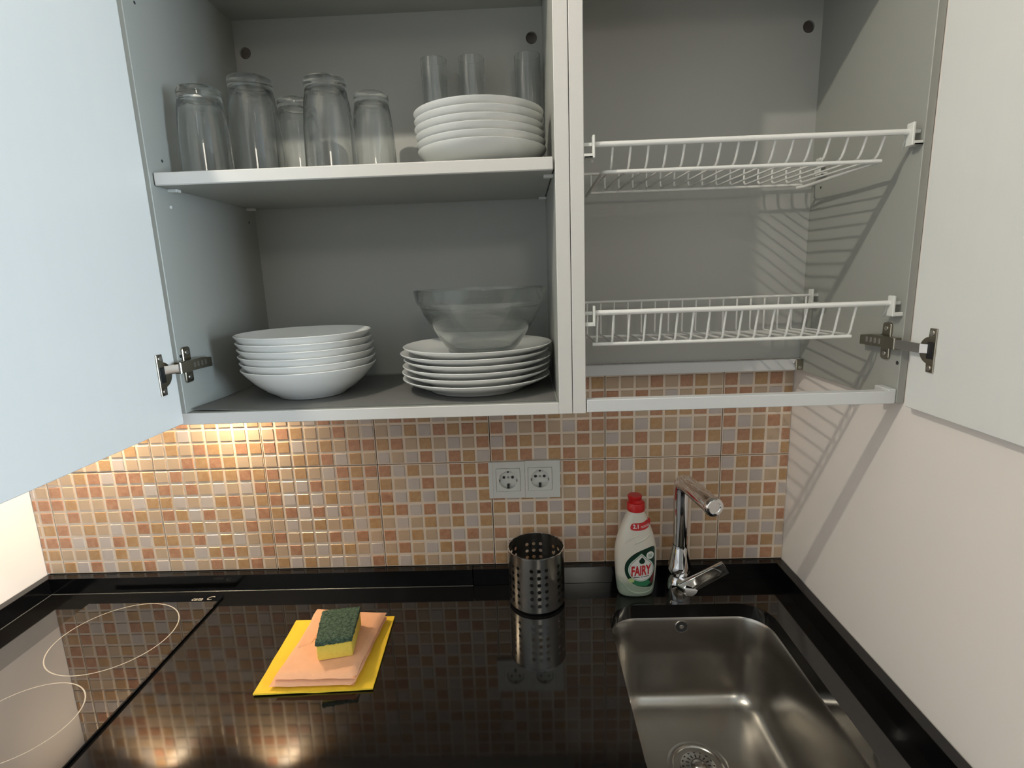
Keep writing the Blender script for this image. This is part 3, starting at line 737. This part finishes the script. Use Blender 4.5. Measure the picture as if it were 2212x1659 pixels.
# ------------------------------------------------------------------ range hood (behind the open door, its lamps wash the tiles)
hd = thing('range_hood', (0.29, -0.15, 1.43), 'slim built-in range hood with two warm lamps over the hob', 'range hood')
bm = bmesh.new(); box(bm, 0.0015, 0.5805, -0.300, -0.0015, 1.432, 1.52, 0.001); obj('housing', bm, M_alu, hd)
bm = bmesh.new(); box(bm, 0.0015, 0.5805, -0.330, -0.302, 1.432, 1.485, 0.001); obj('front_strip', bm, M_alu, hd)
for k in range(2):
    f = obj('grease_filter', bbox(0.03 + k * 0.27, 0.285 + k * 0.27, -0.285, -0.105, 1.4295, 1.432, 0.0005), M_steel, hd)
for x in (0.190, 0.490):
    bm = bmesh.new(); lathe(bm, [(0.028, 0.0), (0.030, -0.003), (0.026, -0.004), (0.0235, -0.0035), (0.0235, 0)], (x, -0.048, 1.432), 32)
    ringo = obj('lamp_bezel', bm, M_chrome, hd)
    bm = bmesh.new(); lathe(bm, [(0.0233, -0.0030), (0, -0.0034)], (x, -0.048, 1.432), 32); obj('lamp_lens', bm, M_hoodlamp, ringo)
    l = bpy.data.lights.new('hood_lamp_light', 'AREA'); l.shape = 'DISK'; l.size = 0.04; l.spread = math.radians(140); l.energy = HOOD_POWER; l.color = (1.0, 0.80, 0.54)
    lo = bpy.data.objects.new('hood_lamp_light', l); C.objects.link(lo); lo.parent = hd; lo.location = Vector((x, -0.048, 1.4275)) - BASE[hd.name]
obj('hood_cabinet_body', bbox(0.0015, 0.5805, -0.330, -0.0015, 1.521, ZT, 0.001), M_door, hd)

# ------------------------------------------------------------------ things on the worktop
# perforated utensil holder
cupc = (1.1365, -0.0815)
cu = thing('utensil_holder', (cupc[0], cupc[1], ZC + 0.0004), 'round perforated steel utensil holder with a black foot', 'utensil holder')
bm = bmesh.new(); RC, HC = 0.0585, 0.125; NS, zs0, dzr, nr = 24, 0.0222, 0.0155, 6
RS = RC
def cyl(a, z): return (cupc[0] + RS * math.cos(a), cupc[1] + RS * math.sin(a), ZC + z)
a_off = math.radians(-90 + 4)
vcache = {}
def V(a, z):
    k = (round(a % (2 * math.pi), 5) % round(2 * math.pi, 5), round(z, 6))
    if k not in vcache: vcache[k] = bm.verts.new(cyl(a, z))
    return vcache[k]
da = 2 * math.pi / NS
zl_ = [0.006] + [zs0 + dzr * (k - 0.5) for k in range(nr + 1)] + [HC]
for RS in (RC, RC - 0.0008):
    vcache.clear()
    for c in range(NS):
        ac = a_off + da * c; holecol = (c % 4) in (0, 1, 3)
        aL, aM, aR = ac - da / 2, ac, ac + da / 2
        for k in range(len(zl_) - 1):
            z0, z1 = zl_[k], zl_[k + 1]
            hole = holecol and 1 <= k <= nr
            out = [(aL, z0), (aM, z0), (aR, z0)]
            if 1 <= k <= nr: out += [(aR, (z0 + z1) / 2)]
            out += [(aR, z1), (aM, z1), (aL, z1)]
            if 1 <= k <= nr: out += [(aL, (z0 + z1) / 2)]
            vs = [V(*p) for p in out]
            if not hole:
                if len(vs) == 8:
                    cv = bm.verts.new(cyl(aM, (z0 + z1) / 2))
                    for i in range(8): bm.faces.new((vs[i], vs[(i + 1) % 8], cv))
                else: bm.faces.new(vs)
            else:
                zc_ = (z0 + z1) / 2; rh = 0.0040
                def hp(i): t = math.radians(-135 + 22.5 * i); return bm.verts.new(cyl(ac + rh * math.cos(t) / RC, zc_ + rh * math.sin(t)))
                iv = [hp(i) for i in range(16)]
                for i in range(8):
                    j = (i + 1) % 8
                    bm.faces.new((vs[i], vs[j], iv[(2 * i + 2) % 16], iv[2 * i + 1], iv[2 * i]))
body = obj('perforated_body', bm, M_steel, cu, smooth=60)
bm = bmesh.new()
rr = [(cupc[0] + RC * math.cos(2 * math.pi * i / 64), cupc[1] + RC * math.sin(2 * math.pi * i / 64), ZC + HC) for i in range(65)]
lathe(bm, [(RC - 0.0016, HC - 0.001), (RC - 0.0014, HC + 0.0008), (RC - 0.0002, HC + 0.0014), (RC + 0.0010, HC + 0.0006), (RC + 0.0010, HC - 0.0010)], (cupc[0], cupc[1], ZC), 64, closed=True)
obj('rolled_rim', bm, M_chrome, cu)
bm = bmesh.new(); lathe(bm, [(0, 0.0001), (0.0535, 0.0001), (0.0555, 0.002), (0.0565, 0.0062), (RC - 0.001, 0.0062), (RC - 0.001, 0.0075), (0, 0.0075)], (cupc[0], cupc[1], ZC), 48); obj('foot', bm, M_black, cu)

cu.location.z += 0.0008
# dish soap bottle
bc = (1.3490, -0.0600)
bt = thing('soap_bottle', (bc[0], bc[1], ZC), 'milky white dish soap bottle with red cap and dark green label', 'bottle')
BP = [(0, .0315, .0175), (.003, .0355, .0205), (.010, .0385, .0230), (.030, .0412, .0248), (.060, .0432, .0258), (.085, .0442, .0262), (.102, .0440, .0262), (.120, .0415, .0254), (.135, .0378, .0240), (.150, .0330, .0222), (.165, .0275, .0200), (.178, .0225, .0180), (.187, .0188, .0168), (.1905, .0172, .0160), (.192, .0150, .0150)]
def bprof(z):
    for (z0, a0, b0), (z1, a1, b1) in zip(BP[:-1], BP[1:]):
        if z0 <= z <= z1:
            t = (z - z0) / (z1 - z0); return a0 + (a1 - a0) * t, b0 + (b1 - b0) * t
    return BP[-1][1:]
NE = 2.5
def bsurf(x, z):
    a, b_ = bprof(z); q = min(0.985, abs(x) / a)
    return -b_ * (1 - q ** NE) ** (1 / NE)
bm = bmesh.new(); rings = []; NB = 56
for z, a, b_ in [(BP[0][0], BP[0][1], BP[0][2])] + [(z, *bprof(z)) for z in [0.003, 0.006, 0.010] + [0.015 + 0.008 * i for i in range(22)]] + [(.1905, .0172, .0160), (.192, .0150, .0150)]:
    ring = []
    for i in range(NB):
        t = 2 * math.pi * i / NB; c, s = math.cos(t), math.sin(t)
        ring.append(bm.verts.new((bc[0] + a * math.copysign(abs(c) ** (2 / NE), c), bc[1] + b_ * math.copysign(abs(s) ** (2 / NE), s), ZC + z)))
    rings.append(ring)
for p, q in zip(rings[:-1], rings[1:]):
    for i in range(NB): bm.faces.new((p[i], p[(i + 1) % NB], q[(i + 1) % NB], q[i]))
bm.faces.new(rings[0][::-1]); bm.faces.new(rings[-1])
bd = obj('bottle_body', bm, M_bottle, bt, smooth=45)
bm = bmesh.new(); lathe(bm, [(0, .1915), (.0178, .1915), (.0186, .1925), (.0186, .2065), (.0172, .2095), (.0140, .2105), (.0132, .2160), (.0146, .2180), (.0148, .2235), (.0135, .2250), (0, .2250)], (bc[0], bc[1], ZC), 40)
for v in bm.verts:
    if v.co.z > ZC + 0.212: v.co.x -= 0.0025
obj('cap', bm, M_red, bt, smooth=35)
bt.location.z += 0.0006
# label art, laid on the curved front; crop units u,v -> bottle x,z
UX, UZ = 0.0001534, 0.0001545
def uv(u, v): return ((u - 512) * UX, (1560 - v) * UZ)
def decal(name, polys, m, level, parent, is_bm=None, sub=True):
    bm = is_bm or bmesh.new()
    for poly in polys or []:
        vs = [bm.verts.new((p[0], 0, p[1])) for p in poly]; bm.faces.new(vs)
    bmesh.ops.triangulate(bm, faces=bm.faces)
    for _ in range(3):
        es = [e for e in bm.edges if e.calc_length() > 0.0045]
        if not es: break
        bmesh.ops.subdivide_edges(bm, edges=es, cuts=1, use_grid_fill=False); bmesh.ops.triangulate(bm, faces=bm.faces)
    for v in bm.verts:
        x, z = v.co.x, v.co.z
        v.co = (bc[0] + x, bc[1] + bsurf(x, z) - 0.00030 - 0.00022 * level, ZC + z)
    for f in bm.faces:
        if f.normal.y > 0: f.normal_flip()
    bm.normal_update()
    for f in bm.faces:
        if f.normal.y > 0: f.normal_flip()
    return obj(name, bm, m, parent, smooth=60, fix=False)
def smooth_poly(pts, n=6):
    out = []; k = len(pts)
    for i in range(k):
        p0, p1, p2, p3 = pts[i - 1], pts[i], pts[(i + 1) % k], pts[(i + 2) % k]
        for s in range(n):
            t = s / n
            out.append(tuple(0.5 * (2 * p1[d] + (p2[d] - p0[d]) * t + (2 * p0[d] - 5 * p1[d] + 4 * p2[d] - p3[d]) * t * t + (3 * p1[d] - p0[d] - 3 * p2[d] + p3[d]) * t ** 3) for d in (0, 1)))
    return out
def drop(cx, cy, r, tip, n=28):
    s = math.asin(min(0.99, r / (cy - tip))); pts = [(cx, tip)]
    for i in range(n + 1):
        a = -s + (math.pi + 2 * s) * i / n
        pts.append((cx + r * math.cos(a), cy + r * math.sin(a)))
    return pts
U = lambda pts: [uv(*p) for p in pts]
lab = decal('label', [U(smooth_poly([(738, 800), (600, 822), (460, 890), (370, 985), (337, 1085), (350, 1200), (420, 1308), (520, 1368), (640, 1392), (722, 1378), (746, 1250), (755, 1090), (752, 930)], 3))], M_lab_dark, 0, bt)
decal('label_leaves', [U([(430, 1300), (520, 1280), (600, 1300), (660, 1280), (700, 1330), (640, 1375), (540, 1368), (470, 1345)])], M_lab_green, 1, lab)
decal('label_berries', [U([(690, 1110), (735, 1120), (742, 1250), (728, 1330), (690, 1345), (700, 1240)])], M_lab_berry, 1, lab)
decal('drop_outline', [U(drop(560, 1120, 182, 872))], M_lab_green, 2, lab)
decal('drop_border', [U(drop(560, 1120, 176, 884))], M_lab_white, 3, lab)
decal('drop_line', [U(drop(560, 1120, 164, 900))], M_lab_dark, 4, lab)
decal('drop_field', [U(drop(560, 1120, 159, 908))], M_lab_white, 5, lab)
decal('small_drop', [U(drop(568, 992, 40, 930, 18))], M_lab_dark, 6, lab)
decal('round_badge', [U(circle(680, 912, 54, 24))], M_lab_white, 6, lab)
decal('badge_print', [U([(650, 895), (712, 893), (712, 900), (650, 902)]), U([(648, 913), (714, 911), (714, 919), (648, 921)]), U([(655, 932), (704, 930), (704, 938), (655, 940)])], M_lab_green, 7, lab)
decal('lime', [U(circle(425, 1276, 44, 20, 34))], M_lab_lime, 7, lab)
b2 = text_bm('FAIRY', 0.0245, 0.0009, 0.0)
xs = [v.co.x for v in b2.verts]; ys = [v.co.y for v in b2.verts]
wd_, ht_ = max(xs) - min(xs), max(ys) - min(ys); cx_, cy_ = (max(xs) + min(xs)) / 2, (max(ys) + min(ys)) / 2
for v in b2.verts:
    x = (v.co.x - cx_) / wd_ * 272 * UX; z = (v.co.y - cy_) / ht_ * 150 * UZ
    c0 = uv(560, 1128); v.co = (c0[0] + x, 0, c0[1] + z + 0.10 * x)
decal('brand_lettering', None, M_lab_red, 7, lab, is_bm=b2)
decal('small_print', [U([(455, 1226), (540, 1222), (540, 1232), (455, 1236)]), U([(552, 1221), (580, 1219), (580, 1229), (552, 1231)]), U([(590, 1217), (668, 1208), (668, 1218), (590, 1227)])], M_lab_dark, 7, lab)
band = decal('red_band', [U(smooth_poly([(440, 468), (560, 458), (678, 424), (702, 495), (640, 540), (540, 562), (420, 548)], 3))], M_lab_red, 0, bt)
b2 = text_bm('2.1', 0.0115, 0.0004)
for v in b2.verts:
    c0 = uv(492, 508); v.co = (c0[0] + v.co.x * 0.95, 0, c0[1] + v.co.y)
decal('band_number', None, M_lab_white, 2, band, is_bm=b2)
decal('band_print', [U([(552, 505), (672, 482), (672, 488), (552, 511)]), U([(552, 522), (680, 498), (680, 504), (552, 528)])], M_lab_white, 2, band)
def ridge(pts, r):
    out = []
    for u_, v_ in smooth_poly(pts, 5)[:-10]:
        x, z = uv(u_, v_); out.append((bc[0] + x, bc[1] + bsurf(x, z) - 0.0002, ZC + z))
    bm = bmesh.new(); k = len(out)
    tube(bm, out, r, 8, radii=[r * (0.25 + 0.75 * math.sin(math.pi * i / (k - 1))) for i in range(k)])
    return obj('moulded_ridge', bm, M_bottle, bt, smooth=60)
ridge([(300, 1270), (330, 1350), (400, 1435), (500, 1480), (620, 1478), (700, 1455), (735, 1400), (745, 1390)], 0.0022)
ridge([(350, 742), (395, 690), (450, 650), (545, 625), (560, 620)], 0.0018)
ridge([(470, 740), (560, 700), (640, 655), (725, 590), (740, 580)], 0.0022)

# tap
tp = thing('kitchen_tap', (1.4390, -0.0740, ZC), 'chrome single-lever kitchen tap standing behind the sink', 'tap')
tx, ty = 1.4390, -0.0740
bm = bmesh.new(); lathe(bm, [(0, 0.0001), (.0262, 0.0001), (.0266, .003), (.0262, .030), (.0240, .042), (.0205, .050), (.0205, .054), (.0240, .060), (.0246, .066), (.0226, .074), (.0200, .087), (.0158, .112), (.0146, .118), (.0146, .1185)], (tx, ty, ZC), 48)
obj('tap_body', bm, M_chrome, tp, smooth=35)
bm = bmesh.new()
path = [Vector((tx, ty, ZC + 0.117)), Vector((tx, ty, ZC + 0.160)), Vector((tx, ty, ZC + 0.205)), Vector((tx - 0.0002, ty, ZC + 0.228))]
endp = Vector((1.4670, -0.1780, 1.1640))
top = Vector((tx, ty, ZC + 0.262))
path = path[:3] + [path[2] + (top - path[2]) * t for t in (0.25,)]
arc = fillet([path[-1], top, endp], 0.040, 8)
pts = path[:-1] + arc
rad = [0.0138, 0.0146, 0.0152] + [0.0152 + 0.0022 * i / (len(arc) - 1) for i in range(len(arc))]
tube(bm, pts, 0.015, 28, True, rad)
obj('spout', bm, M_chrome, tp, smooth=50)
dirv = (endp - top).normalized()
bm = bmesh.new(); lathe(bm, [(0.0178, -0.004), (0.0186, -0.002), (0.0186, 0.006), (0.0172, 0.0078), (0.0120, 0.0080), (0.0112, 0.0066), (0, 0.0066)], (0, 0, 0), 36)
bmesh.ops.transform(bm, matrix=Matrix.Translation(endp) @ dirv.to_track_quat('Z', 'Y').to_matrix().to_4x4(), verts=bm.verts)
obj('spout_end', bm, M_chrome, tp, smooth=40)
c0, c1 = Vector((tx, ty - 0.004, ZC + 0.036)), Vector((1.4540, -0.1130, ZC + 0.0400)); ax = (c1 - c0).normalized()
bm = bmesh.new(); lathe(bm, [(0.0180, 0.0), (0.0185, 0.030), (0.0190, 0.036), (0.0170, 0.0390), (0, 0.0395)], (0, 0, 0), 40)
bmesh.ops.transform(bm, matrix=Matrix.Translation(c0) @ ax.to_track_quat('Z', 'Y').to_matrix().to_4x4(), verts=bm.verts)
cart = obj('cartridge', bm, M_chrome, tp, smooth=35)
bm = bmesh.new()
top_e = [Vector((1.4250, -0.1210, 0.9665)), Vector((1.5130, -0.1210, 1.0138))]
low_e = [Vector((1.5321, -0.1100, 0.9856)), Vector((1.4600, -0.1080, 0.9410))]
quad = [top_e[0], top_e[1], low_e[0], low_e[1]]
nrm = (quad[1] - quad[0]).cross(quad[3] - quad[0]).normalized()
if nrm.y > 0: nrm = -nrm
A = [bm.verts.new(q) for q in quad]; B = [bm.verts.new(q - nrm * 0.0075) for q in quad]
bm.faces.new(A); bm.faces.new(B[::-1])
for i in range(4): bm.faces.new((A[i], A[(i + 1) % 4], B[(i + 1) % 4], B[i]))
bmesh.ops.recalc_face_normals(bm, faces=bm.faces)
bmesh.ops.bevel(bm, geom=bm.edges[:], offset=0.0016, segments=2, profile=0.5, affect='EDGES')
obj('lever', bm, M_chrome, tp, smooth=35)

# cloths and sponge
def sheet(corners, z, th, n, wave):
    bm = bmesh.new(); g = {}
    A, B, D, E_ = [Vector(c) for c in corners]
    for i in range(n + 1):
        for j in range(n + 1):
            u, v = i / n, j / n
            p = A * (1 - u) * (1 - v) + B * u * (1 - v) + D * u * v + E_ * (1 - u) * v
            edge = min(u, 1 - u, v, 1 - v)
            h = wave * (0.5 + 0.5 * noise.noise((p.x * 25, p.y * 25, 1.3))) * max(0, 1 - edge * 7)
            for s in (0, 1): g[i, j, s] = bm.verts.new((p.x, p.y, z + h + th * s))
    for i in range(n):
        for j in range(n):
            for s in (0, 1): bm.faces.new([g[i, j, s], g[i + 1, j, s], g[i + 1, j + 1, s], g[i, j + 1, s]])
    for i in range(n):
        for j in (0, n): bm.faces.new((g[i, j, 0], g[i + 1, j, 0], g[i + 1, j, 1], g[i, j, 1]))
    for j in range(n):
        for i in (0, n): bm.faces.new((g[i, j, 0], g[i, j + 1, 0], g[i, j + 1, 1], g[i, j, 1]))
    return bm
yc_ = sheet(((0.648, -0.343), (0.850, -0.334), (0.841, -0.133), (0.640, -0.143)), ZC + 0.0004, 0.0028, 24, 0.0025)
tag(obj('cleaning_cloth', yc_, M_yellow, loc=(0.745, -0.238, ZC), smooth=60), 'flat yellow square cleaning cloth lying on the black worktop', 'cloth')
def soft_slab(bm, corners, z0, z1, amp, seedv, r=0.006):
    n = 22; A, B, D, E_ = [Vector(c) for c in corners]; g = {}
    for i in range(n + 1):
        for j in range(n + 1):
            u, v = i / n, j / n
            p = A * (1 - u) * (1 - v) + B * u * (1 - v) + D * u * v + E_ * (1 - u) * v
            e = min(u, 1 - u) * (B - A).length; f = min(v, 1 - v) * (E_ - A).length
            k = 1.0
            for d in (e, f):
                if d < r: k = min(k, math.sqrt(max(0, 1 - (1 - d / r) ** 2)))
            nz = amp * noise.noise((p.x * 22 + seedv, p.y * 22, seedv))
            mid = (z0 + z1) / 2
            off = Vector((noise.noise((p.x * 30, p.y * 30, seedv + 5)), noise.noise((p.x * 30, p.y * 30, seedv + 9)), 0)) * 0.0022
            g[i, j, 1] = bm.verts.new((p.x + off.x, p.y + off.y, mid + (z1 - mid) * k + nz))
            g[i, j, 0] = bm.verts.new((p.x + off.x, p.y + off.y, mid - (mid - z0) * k))
    for i in range(n):
        for j in range(n):
            for s in (0, 1): bm.faces.new([g[i, j, s], g[i + 1, j, s], g[i + 1, j + 1, s], g[i, j + 1, s]])
    bmesh.ops.remove_doubles(bm, verts=bm.verts, dist=0.0003)
ZY = ZC + 0.0034
pc = thing('folded_cloth', (0.75, -0.24, ZY), 'peach folded cleaning cloth lying on the yellow cloth', 'cloth')
bm = bmesh.new()
soft_slab(bm, ((0.671, -0.334), (0.818, -0.331), (0.829, -0.146), (0.680, -0.140)), ZY, ZY + 0.0130, 0.0010, 3.0, 0.0075)
obj('lower_fold', bm, M_peach, pc, smooth=60)
bm = bmesh.new()
soft_slab(bm, ((0.678, -0.329), (0.819, -0.330), (0.829, -0.147), (0.688, -0.142)), ZY + 0.0110, ZY + 0.0238, 0.0016, 8.0, 0.0075)
obj('upper_fold', bm, M_peach, pc, smooth=60)
bm = bmesh.new()
soft_slab(bm, ((0.690, -0.262), (0.715, -0.250), (0.735, -0.145), (0.684, -0.140)), ZY + 0.0212, ZY + 0.0262, 0.0006, 4.0, 0.004)
obj('corner_flap', bm, M_peach, pc, smooth=60)
ZS = ZY + 0.0245
sg = thing('sponge', (0.765, -0.245, ZS), 'yellow sponge with dark green scouring pad on the peach cloth', 'sponge')
scorn = [(0.743, -0.297), (0.804, -0.284), (0.793, -0.192), (0.723, -0.203)]
def sponge_block(z0, z1, sub, amp, seedv, inset=0.0, bev=0.0025):
    bm = bmesh.new(); c = Vector((sum(p[0] for p in scorn) / 4, sum(p[1] for p in scorn) / 4))
    prism(bm, [tuple(c + (Vector(p) - c) * (1 - inset)) for p in scorn], 2, z0, z1)
    bmesh.ops.recalc_face_normals(bm, faces=bm.faces)
    if bev: bmesh.ops.bevel(bm, geom=bm.edges[:], offset=bev, segments=2, profile=0.5, affect='EDGES')
    if sub:
        bmesh.ops.triangulate(bm, faces=bm.faces)
        for _ in range(sub):
            es = [e for e in bm.edges if e.calc_length() > 0.0022]
            bmesh.ops.subdivide_edges(bm, edges=es, cuts=1); bmesh.ops.triangulate(bm, faces=bm.faces)
        bm.normal_update()
        for v in bm.verts: v.co += v.normal * (amp * noise.noise(v.co * 230 + Vector((seedv, 0, 0))))
    return bm
obj('foam_block', sponge_block(ZS, ZS + 0.0300, 0, 0, 0, 0.03, 0.003), M_foam, sg)
obj('scouring_pad', sponge_block(ZS + 0.0300, ZS + 0.0385, 5, 0.0016, 2.0, 0.0, 0.0012), M_pad, sg, smooth=80)

# ------------------------------------------------------------------ ceiling lamp, added fill lamp and base unit
for loc, pw, r, rl, lab in ((LAMP, LAMP_POWER, 0.05, 0.012, 'small round ceiling lamp over the worktop'), (FILL_LAMP, FILL_LAMP_POWER, 0.16, 0.14, 'large round fill lamp added in the room behind')):
    t = thing('ceiling_or_fill_lamp', (loc[0], loc[1], CEIL), lab, 'lamp')
    bm = bmesh.new(); lathe(bm, [(0, 0), (r * 0.9, 0), (r, -0.004), (r, -0.018), (0, -0.018)], (loc[0], loc[1], CEIL - 0.0005), 40); obj('lamp_base', bm, M_plastic, t)
    point('ceiling_or_fill_light', Vector((loc[0], loc[1], loc[2])) - BASE[t.name], rl, pw, (1.0, 0.93, 0.78), t)
bu = thing('base_cabinet', (XR / 2, -0.3, 0), 'white base cabinet carrying the black worktop', 'cabinet')
for x in (0.0015, 0.592, 1.19, XR - 0.0175):
    obj('side_panel', bbox(x, x + 0.016, -0.585, -0.01, 0.10, ZC - WT - 0.0005), M_melamine, bu)
for a, b_ in ((0.003, 0.596), (0.599, 1.195), (1.198, XR - 0.003)):
    obj('cabinet_door', bbox(a, b_, -0.604, -0.586, 0.105, ZC - WT - 0.004, 0.001), M_door, bu)
obj('plinth', bbox(0.0015, XR - 0.0015, -0.54, -0.52, 0.0, 0.10), M_black, bu)
bpy.context.view_layer.update()
